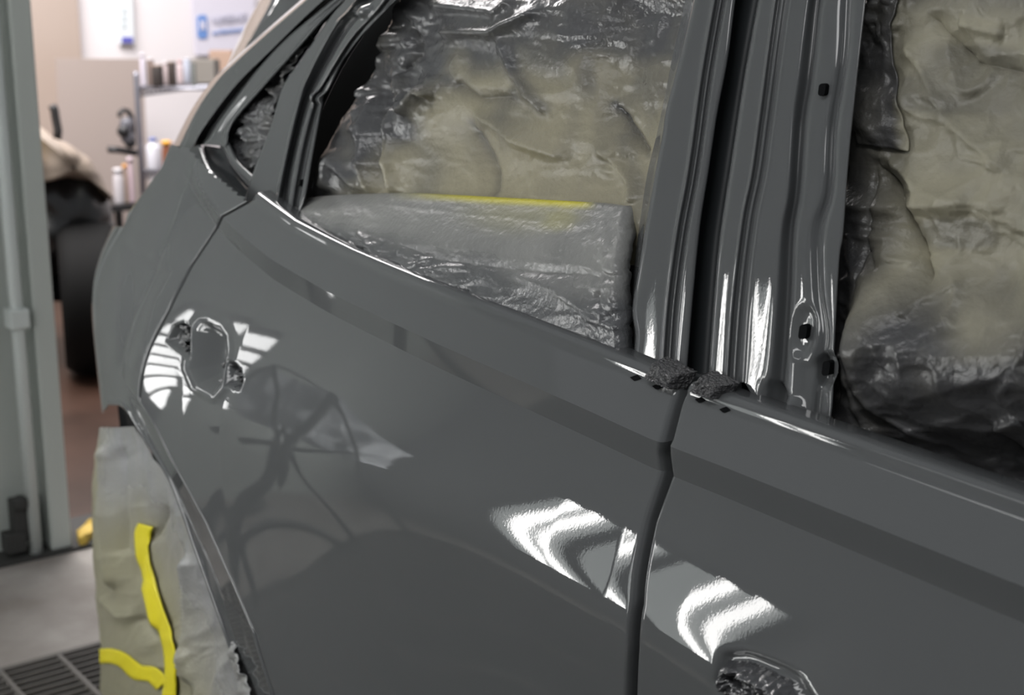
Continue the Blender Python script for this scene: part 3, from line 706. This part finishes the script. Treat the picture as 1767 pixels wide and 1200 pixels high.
yy, tt = np.meshgrid(np.linspace(0, 1, 60), np.linspace(0, 1, 60))
zt_a = 1.27 + .17 * sstep(0, .35, yy); zb_a = .74 + .28 * yy
Pp = np.stack([-2.0 + .03 * vnoise(yy * 7, tt * 4, 3), -.65 - .75 * yy - .03 * tt + .04 * vnoise(tt * 3, yy, 9), zt_a + (zb_a - zt_a) * tt], -1)
solid(grid('plastic_sheet', Pp, mat('pale_plastic', (.62, .64, .68), .4), ws), .001)
adopt(ws)

# ------------------------------------------------------------------ room
XW = -2.68
def wallpt(u, v, x=XW): return on_plane(u, v, (x, 0, 0), (1, 0, 0))
yj0 = wallpt(33, 400)[1]; yj1 = wallpt(70, 400)[1]; yg = wallpt(27, 400)[1]
struct(MB().box((1.5, 1.0, -.05), (8.4, 7.0, .1)).build('floor', CONCRETE))
struct(MB().box((-5.0, 1.4, -.052), (4.6, 5.5, .1)).build('floor_next_bay', REDFLOOR))
struct(MB().box((XW - .06, (yg - 1.85) / 2, 1.6), (.1, yg + 1.85, 3.2)).build('wall_left', JAMB))
E_ = MB().box((XW - .02, (yj0 + yj1) / 2, 1.6), (.16, yj1 - yj0, 3.2)).build('door_1', JAMB, None, False, .006); struct(E_)
struct(MB().box((XW - .10, (yg + yj0) / 2, 1.6), (.04, yj0 - yg + .02, 3.2)).build('trim_gap_shade', GRIME_SHADE))  # dark strip in the gap beside the jamb, shade put into its colour
# pipe up the left of the doorway
pp = [on_floor(58, 952), None]
pipe_r = .016
px_, py_ = XW + .05, wallpt(17, 400, XW + .05)[1]
pipe = MB().tube([(px_, py_, .0), (px_, py_, .62), (px_, py_, .66), (px_, py_, 3.1)], pipe_r, 14).build('wall_pipe', PIPE, None, True)
tag(pipe, 'white pipe running up the wall at the left of the doorway', 'pipe')
br = MB().box((px_, py_, .62), (.05, .05, .05)).build('pipe_joint', PIPE, pipe, False, .006)
vb = MB()
vp = wallpt(30, 895, XW + .02)
vb.box((XW + .03, vp[1], vp[2]), (.05, .035, .11)).box((XW + .04, vp[1] - .02, vp[2] - .05), (.05, .05, .05)).lathe((XW + .05, vp[1], vp[2] + .03), [(.012, 0), (.02, .01), (.02, .03), (.008, .04)], 12)
tag(vb.build('floor_bolt', GRIME_SHADE, None, False, .003), 'grimy bolt fitting low on the wall beside the pipe', 'bolt')
# threshold
struct(MB().box((XW - .03, 1.6, .004), (.22, 4.2, .012)).build('trim_2', GRIME_SHADE))

XB = -6.4                                       # back wall of the next bay
yc = wallpt(138, 60, XB + .05)[1]
struct(MB().box((XB - .05, yc + 2.5, 1.6), (.1, 5.0, 3.2)).build('wall_back', WHITEWALL))
struct(MB().box((XB, yc - 1.5, 1.6), (.1, 3.0, 3.2)).build('wall_back_recess', TANWALL))
struct(MB().box((-4.6, 4.2, 1.6), (4.0, .1, 3.2)).build('wall_far', WHITEWALL))
def card(x, pts, t=.02):
    f = np.array([wallpt(u, v, x) for u, v in pts]); b = f.copy(); b[:, 0] -= t; return f, b
f, b = card(-6.0, [(97, 101), (246, 102), (262, 420), (112, 420)])
f[2:, 2] = .0; b[2:, 2] = 0; f[2:, 0] += .0
tag(MB().hexa(f, b).build('leaning_board', BOARD), 'large plain tan board standing against the far wall', 'board')

# sign and banner
def flat(name, x, pts, m, t, parent=None):
    f, b = card(x, pts, t); return MB().hexa(f, b).build(name, m, parent)
SIGNW = mat('sign_white', (.70, .74, .76), .5); SIGNB = mat('sign_blue', (.10, .10, .42), .5); LOGO = mat('banner_blue', (.13, .25, .55), .5)
BANW = mat('banner_cloth', (.62, .60, .68), .6); GREYT = mat('banner_grey', (.46, .46, .55), .6); SIGNG = mat('sign_grey', (.52, .58, .60), .5)
sg = flat('wall_sign', XB + .03, [(203, -20), (228, -20), (232, 76), (207, 76)], SIGNW, .02)
tag(sg, 'narrow white hanging sign with a blue foot on the far wall', 'sign')
flat('sign_foot', XB + .035, [(210.5, 64), (229, 64), (230, 74), (211, 74)], SIGNB, .01, sg)
for k in range(3): flat('sign_text', XB + .034, [(211, 14 + 13 * k), (217, 14 + 13 * k), (217.5, 22 + 13 * k), (211.5, 22 + 13 * k)], SIGNG, .006, sg)
bn = flat('wall_banner', XB + .03, [(331, -4), (440, -12), (440, 95), (338, 95)], BANW, .015)
tag(bn, 'white banner with a blue emblem and lettering hung above the wire shelf', 'banner')
def ring_px(cu, cv, r, n=40): return [(cu + r * math.cos(2 * math.pi * k / n), cv + r * math.sin(2 * math.pi * k / n)) for k in range(n)]
lg = [(340.5, 30), (344, 26.5), (354, 25.5), (357.5, 29), (358.5, 62), (355, 66.5), (345, 67), (341.5, 63)]
em = flat('emblem', XB + .036, lg, LOGO, .006, bn)
flat('emblem_mark', XB + .040, [(345, 35), (347.5, 35), (352, 45), (352, 35), (354.5, 35), (355, 52), (352.5, 52), (348, 42), (348, 52), (345.5, 52)], BANW, .006, em)
def text_px(txt, u, v, du, h, m, parent, name, x, slope=-.10):
    a = wallpt(u, v, x); b_ = wallpt(u + du, v + slope * du, x); t = (b_ - a); L = np.linalg.norm(t)
    cu = bpy.data.curves.new(name, 'FONT'); cu.body = txt; cu.extrude = .002; cu.size = 1.0
    o = bpy.data.objects.new(name, cu); COL.objects.link(o); bpy.context.view_layer.update()
    w = max(o.dimensions.x, .01); hh = np.linalg.norm(wallpt(u, v - h, x) - a)
    e1 = t / L; e2 = np.array([0, 0, 1.0]); e2 = e2 - e1 * (e1 @ e2); e2 /= np.linalg.norm(e2); e3 = np.cross(e1, e2)
    dg = bpy.context.evaluated_depsgraph_get(); me = bpy.data.meshes.new_from_object(o.evaluated_get(dg)); bpy.data.objects.remove(o)
    sx, sy = L / w, hh / .72
    me.transform(Matrix(((e1[0] * sx, e2[0] * sy, e3[0], a[0]), (e1[1] * sx, e2[1] * sy, e3[1], a[1]), (e1[2] * sx, e2[2] * sy, e3[2], a[2]), (0, 0, 0, 1))))
    return new_obj(name, me, m, parent)
text_px('NUMBERAXES', 367, 42, 60, 15, GREYT, bn, 'lettering', XB + .038)
text_px('and PERFORMANCE', 367, 60, 60, 7, LOGO, bn, 'lettering', XB + .038)

# wire shelf and what stands on it
A0 = wallpt(236, 152, -5.55); zT = A0[2]
B0 = on_plane(408, 131, (0, 0, zT), (0, 0, 1)); e1 = (B0 - A0); Ls = np.linalg.norm(e1); e1 /= Ls; e2 = np.array([-e1[1], e1[0], 0.0])
if e2 @ (A0 - CAM) > 0: e2 = -e2        # the deck reaches from its far edge towards the car
rack = empty('wire_shelf', tuple(A0 * [1, 1, 0]), 'chrome wire shelving rack by the far wall, loaded with cans and bottles', 'shelf')
DP = .42
zL2 = wallpt(244, 296, -5.55)[2]
for s_ in (0, 1):
    for d_ in (0, 1):
        p = A0 + e1 * Ls * s_ + e2 * DP * d_
        MB().lathe((p[0], p[1], 0), [(.014, 0), (.014, zT + .06), (.008, zT + .075)], 12).build('post', STEEL, rack, True)
for z in (zT, zL2, max(zL2 - .45, .12)):
    m = MB(); q = lambda s_, d_: A0 * [1, 1, 0] + e1 * s_ + e2 * d_ + np.array([0, 0, z])
    for d_ in (0, DP):
        m.tube([q(0, d_), q(Ls, d_)], .007, 8); m.tube([q(0, d_) - [0, 0, .035], q(Ls, d_) - [0, 0, .035]], .006, 8)
        for k in range(24): m.tube([q(Ls * k / 24, d_), q(Ls * (k + .5) / 24, d_) - [0, 0, .035], q(Ls * (k + 1) / 24, d_)], .004, 6)
    for s_ in (0, Ls): m.tube([q(s_, 0), q(s_, DP)], .007, 8)
    for k in range(1, 30): m.tube([q(Ls * k / 30, 0), q(Ls * k / 30, DP)], .003, 6)
    m.build('wire_deck', STEEL, rack, True)
adopt(rack)
def on_shelf(u, z, dd=.12):                      # where the sight line crosses the shelf, dd back from its front
    return on_plane(u, 145, A0 + e2 * dd, e2) * [1, 1, 0] + np.array([0, 0, z])
scl = FPX / 6.6
_mc = {}
def cmat(c, rough=.45):
    k = tuple(c) + (rough,)
    if k not in _mc: _mc[k] = mat('item_colour', c, rough)
    return _mc[k]
def can(u, w, h, z, col, lid, label, cat='can', name='paint_can', grp=None, dd=.12, base=None):
    p = on_shelf(u, z + .008, dd) if base is None else np.array(base); r = w / 2 / scl; H = h / scl
    o = MB().lathe(p, [(r * .96, 0), (r, .004), (r, H * .94), (r * .96, H * .96)], 18).build(name, cmat(col), None, True)
    MB().lathe(p + [0, 0, H * .955], [(r * 1.02, 0), (r * 1.02, H * .05), (r * .8, H * .06)], 18).build('lid', cmat(lid), o, True)
    return tag(o, label, cat, grp)
def bottle(u, w, h, z, col, cap, label, dd=.12, base=None, neck=.35, name='bottle', cat='bottle'):
    p = on_shelf(u, z + .008, dd) if base is None else np.array(base); r = w / 2 / scl; H = h / scl
    o = MB().lathe(p, [(r * .95, 0), (r, .006), (r, H * .68), (r * .9, H * .76), (r * neck, H * .86), (r * neck, H * .9)], 18).build(name, cmat(col, .3), None, True)
    MB().lathe(p + [0, 0, H * .89], [(r * neck * 1.25, 0), (r * neck * 1.25, H * .09), (r * neck, H * .11)], 16).build('cap', cmat(cap), o, True)
    return tag(o, label, cat)
def carton(u, w, h, z, col, label, dd=.15, dep=.12, base=None):
    p = on_shelf(u, z + .008, dd) if base is None else np.array(base); W = w / scl; H = h / scl
    R = Matrix(((e1[0], e2[0], 0), (e1[1], e2[1], 0), (0, 0, 1)))
    o = MB().box(p + [0, 0, H / 2], (W, dep, H), R).build('carton', cmat(col, .7), None, False, .004)
    MB().box(p + [0, 0, H + .001], (W * .18, dep * 1.0, .002), R).build('flap_seam', cmat(tuple(.7 * c for c in col), .7), o)
    return tag(o, label, 'box')
bottle(248, 9, 56, zT, (.62, .58, .66), (.66, .62, .68), 'tall pale bottle at the left end of the top wire shelf', neck=.7, dd=.03)
can(261, 13, 46, zT, (.22, .17, .15), (.60, .56, .58), 'brown can with a pale lid beside the tall pale bottle', dd=.05)
can(273, 20, 36, zT, (.035, .028, .026), (.30, .22, .17), 'wide black can on the top shelf', dd=.10)
bottle(287, 11, 40, zT, (.50, .42, .42), (.66, .60, .62), 'pinkish grey bottle between the two black cans', dd=.08, neck=.6)
can(298, 15, 41, zT, (.05, .038, .033), (.28, .21, .17), 'narrower black can with a brown lid on the top shelf', dd=.14)
bottle(312, 11, 41, zT, (.56, .46, .47), (.58, .36, .36), 'pale pink bottle with a rosy cap on the top shelf', dd=.10, neck=.6)
can(325, 14, 42, zT, (.42, .45, .53), (.50, .52, .58), 'blue grey can on the top shelf', dd=.10)
can(335, 8, 40, zT, (.16, .17, .16), (.20, .2, .2), 'slim dark green grey can behind the blue grey can', dd=.26)
carton(356, 27, 42, zT, (.20, .185, .165), 'grey carton on the top shelf', dd=.2)
carton(387, 24, 55, zT, (.36, .25, .19), 'brown carton at the end of the top shelf by the car roof', dd=.2)
bottle(258, 25, 55, zL2, (.68, .68, .74), (.16, .20, .45), 'white jug with a blue cap on the lower shelf', dd=.05, neck=.42, name='jug', cat='jug')
bottle(281, 17, 52, zL2, (.20, .075, .04), (.85, .42, .03), 'brown bottle with an orange cap on the lower shelf', dd=.14, neck=.8)
can(298, 16, 50, zL2, (.30, .22, .20), (.36, .27, .25), 'brown tin at the end of the lower shelf', dd=.2)
# regulator on a hook, arm and bottles left of the rack
hk = wallpt(222, 230, -5.7)
rg = MB()
P_ = lambda u, v, x=-5.7: wallpt(u, v, x)
rg.tube([P_(206, 202), P_(207, 195), P_(213, 190), P_(221, 192), P_(227, 202), P_(229, 215), P_(230, 250)], .012, 8)
o = rg.build('air_hose_hook', DARKSTEEL, None, True)
tag(o, 'curved dark hook holding an air regulator left of the wire shelf', 'regulator')
c_ = P_(220, 232); MB().lathe(c_ - [0, 0, .05], [(.012, 0), (.03, .02), (.034, .05), (.022, .07), (.034, .09), (.03, .12), (.012, .13)], 16).build('filter_bowl', cmat((.13, .13, .15), .4), o, True)
MB().lathe(P_(214, 226) , [(.028, 0), (.028, .03)], 14, (1, -.6, 0)).lathe(P_(226, 246), [(.025, 0), (.025, .03)], 14, (1, -.6, 0)).build('gauge', DARKSTEEL, o, True)
ar = MB().tube([P_(187, 258), P_(205, 259), P_(222, 262), P_(236, 264)], .016, 8).build('swing_bracket', DARKSTEEL, None, True); tag(ar, 'dark horizontal arm below the regulator', 'arm')
def floorish(u, v, x): return wallpt(u, v, x)
bb = empty('bench', tuple(P_(215, 350, -5.7) * [1, 1, 0]), 'low dark bench left of the wire shelf, carrying bottles', 'bench')
t0 = P_(195, 352, -5.6); t1 = P_(228, 350, -5.6); zt_ = t0[2]
MB().box(((t0 + t1) / 2 - [.12, 0, .02]), (.28, abs(t1[1] - t0[1]) + .06, .03)).build('bench_top', DARKSTEEL, bb)
for s1 in (-1, 1):
    for s2 in (-1, 1): MB().box(((t0 + t1) / 2) * [1, 1, 0] + np.array([-.12 + s2 * .11, s1 * (abs(t1[1] - t0[1]) / 2 + .02), zt_ / 2 - .02]), (.03, .03, zt_ - .03)).build('leg', DARKSTEEL, bb)
adopt(bb)
zb_ = zt_ - .005
bs = lambda u: np.append(P_(u, 340, -5.66)[:2], zb_ - .003)
bottle(206, 19, 62, zt_, (.55, .52, .54), (.66, .64, .66), 'white bottle at the left end of the low bench', base=bs(206), neck=.7)
bottle(219, 9, 68, zt_, (.42, .32, .26), (.75, .35, .08), 'slim bottle with an orange cap on the low bench', base=bs(218), neck=.7)
bottle(229, 11, 80, zt_, (.56, .44, .48), (.60, .50, .55), 'tall pink tube bottle on the low bench beside the rack post', base=bs(228), neck=.8)
carton(256, 24, 60, max(zL2 - .45, .12), (.02, .02, .022), 'black box on the bottom wire shelf', dd=.12)

# second car in the next bay
car2 = empty('car', (-5.0, 1.1, 0), 'dismantled dark car with a papered bonnet in the next bay', 'car')
TRIMP = mat('bonnet_paper', (.26, .21, .17), .5); CARB = mat('dark_body', (.012, .012, .013), .35, coat=.5)
Xc = -4.4
def sil(pts, x0, x1, n=30):                      # outline at two depths with rounded front
    a = np.array([wallpt(u, v, x0) for u, v in pts]); return a
def dome(name, pts, x, depth, m, parent, seed=1, amp=.02):
    c = np.array([wallpt(u, v, x) for u, v in pts]); c = resample(np.vstack([c, c[:1]]), 80, False)[:-1]
    ctr = c.mean(0); rings = []
    for k in range(10):
        t = k / 9; s_ = math.cos(t * math.pi / 2 * .96)
        q = ctr + (c - ctr) * s_; q[:, 0] += depth * math.sin(t * math.pi / 2)
        q[:, 0] += amp * vnoise(q[:, 1] * 14, q[:, 2] * 14, seed); rings.append(np.vstack([q, q[:1]]))
    bk = rings[0].copy(); bk[:, 0] -= .5
    return grid(name, np.array([bk] + rings), m, parent)
dome('bonnet', [(30, 215), (60, 214), (75, 232), (110, 245), (145, 268), (168, 300), (188, 345), (150, 312), (110, 305), (62, 312), (30, 320)], Xc - .08, .18, TRIMP, car2, 3)
dome('bonnet_tape', [(52, 245), (62, 250), (70, 275), (60, 285), (48, 270)], Xc + .07, .04, mat('faded_yellow_tape', (.55, .42, .12), .5), car2, 4, .005)
dome('front_wing', [(30, 300), (62, 302), (110, 295), (150, 290), (170, 312), (186, 350), (204, 408), (196, 428), (150, 470), (60, 480), (30, 480)], Xc - .1, .10, CARB, car2, 5)
dome('wheel_well', [(30, 430), (75, 400), (170, 395), (200, 420), (190, 470), (120, 520), (30, 520)], Xc - .15, .06, BLACK, car2, 6)
tc_ = wallpt(150, 512, Xc); rr = tc_[2]
ty = MB().lathe(tc_ - np.array([.0, .10, 0]), [(rr * .62, 0), (rr * .9, .0), (rr * .985, .03), (rr, .06), (rr, .16), (rr * .985, .19), (rr * .9, .22), (rr * .62, .22)], 40, (0.35, 1, 0)).build('tyre', RUBBER, car2, True)
MB().lathe(tc_ - np.array([0, .085, 0]), [(rr * .6, 0), (rr * .55, .05), (rr * .2, .06), (rr * .2, .12)], 30, (.35, 1, 0)).build('wheel_rim', DARKSTEEL, ty, True)
MB().tube([wallpt(112, 452, Xc + .02), wallpt(130, 446, Xc + .02), wallpt(150, 450, Xc + .02)], .012, 8).build('bracket', mat('rusty_part', (.10, .075, .06), .5), car2, True)
adopt(car2)
cp = MB(); P5 = lambda u, v: wallpt(u, v, -4.9)
cp.tube([P5(98, 245), P5(100, 225), P5(96, 205), P5(94, 190), P5(90, 182)], .018, 8)
tag(cp.build('hose_hook', DARKSTEEL, None, True), 'short dark hose end rising behind the papered bonnet', 'hose')

# floor grate by the rear wheel, scrap of tape at the threshold
gx0, gx1, gy0, gy1 = -2.01, 1.55, -1.5, .42
IRON = mat('grate_iron', (.14, .13, .12), .6); PIT = mat('drain_pit', (.016, .016, .016), .9)
root = MB().box(((gx0 + gx1) / 2, (gy0 + gy1) / 2, .002), (gx1 - gx0, gy1 - gy0, .006)).build('floor_grate', PIT); tag(root, 'black iron drain grate let into the concrete floor', 'grate')
gr = MB()
for x in (gx0, gx1): gr.box((x, (gy0 + gy1) / 2, .008), (.014, gy1 - gy0, .014))
k = 1
while gx0 + k * .027 < gx1: gr.box((gx0 + k * .027, (gy0 + gy1) / 2, .008), (.004, gy1 - gy0, .011)); k += 1
k = 0
while gy0 + k * .125 < gy1 + .01: gr.box(((gx0 + gx1) / 2, gy0 + k * .125, .0095), (gx1 - gx0, .009, .014)); k += 1
gr.build('bars', IRON, root)
sc = np.array([on_floor(u, v) for u, v in [(134, 940), (140, 930), (156, 918), (170, 914), (172, 926), (158, 936), (150, 946), (138, 948)]]); s2 = sc.copy(); sc[:, 2] = .028; s2[:, 2] = .006; sc[::2, 2] += .012
tag(MB().hexa(sc, s2).build('tape_scrap', mat('ochre_tape', (.55, .38, .06), .6), None, False, .003), 'crumpled yellow tape scrap lying at the threshold', 'tape scrap')

adopt(car)
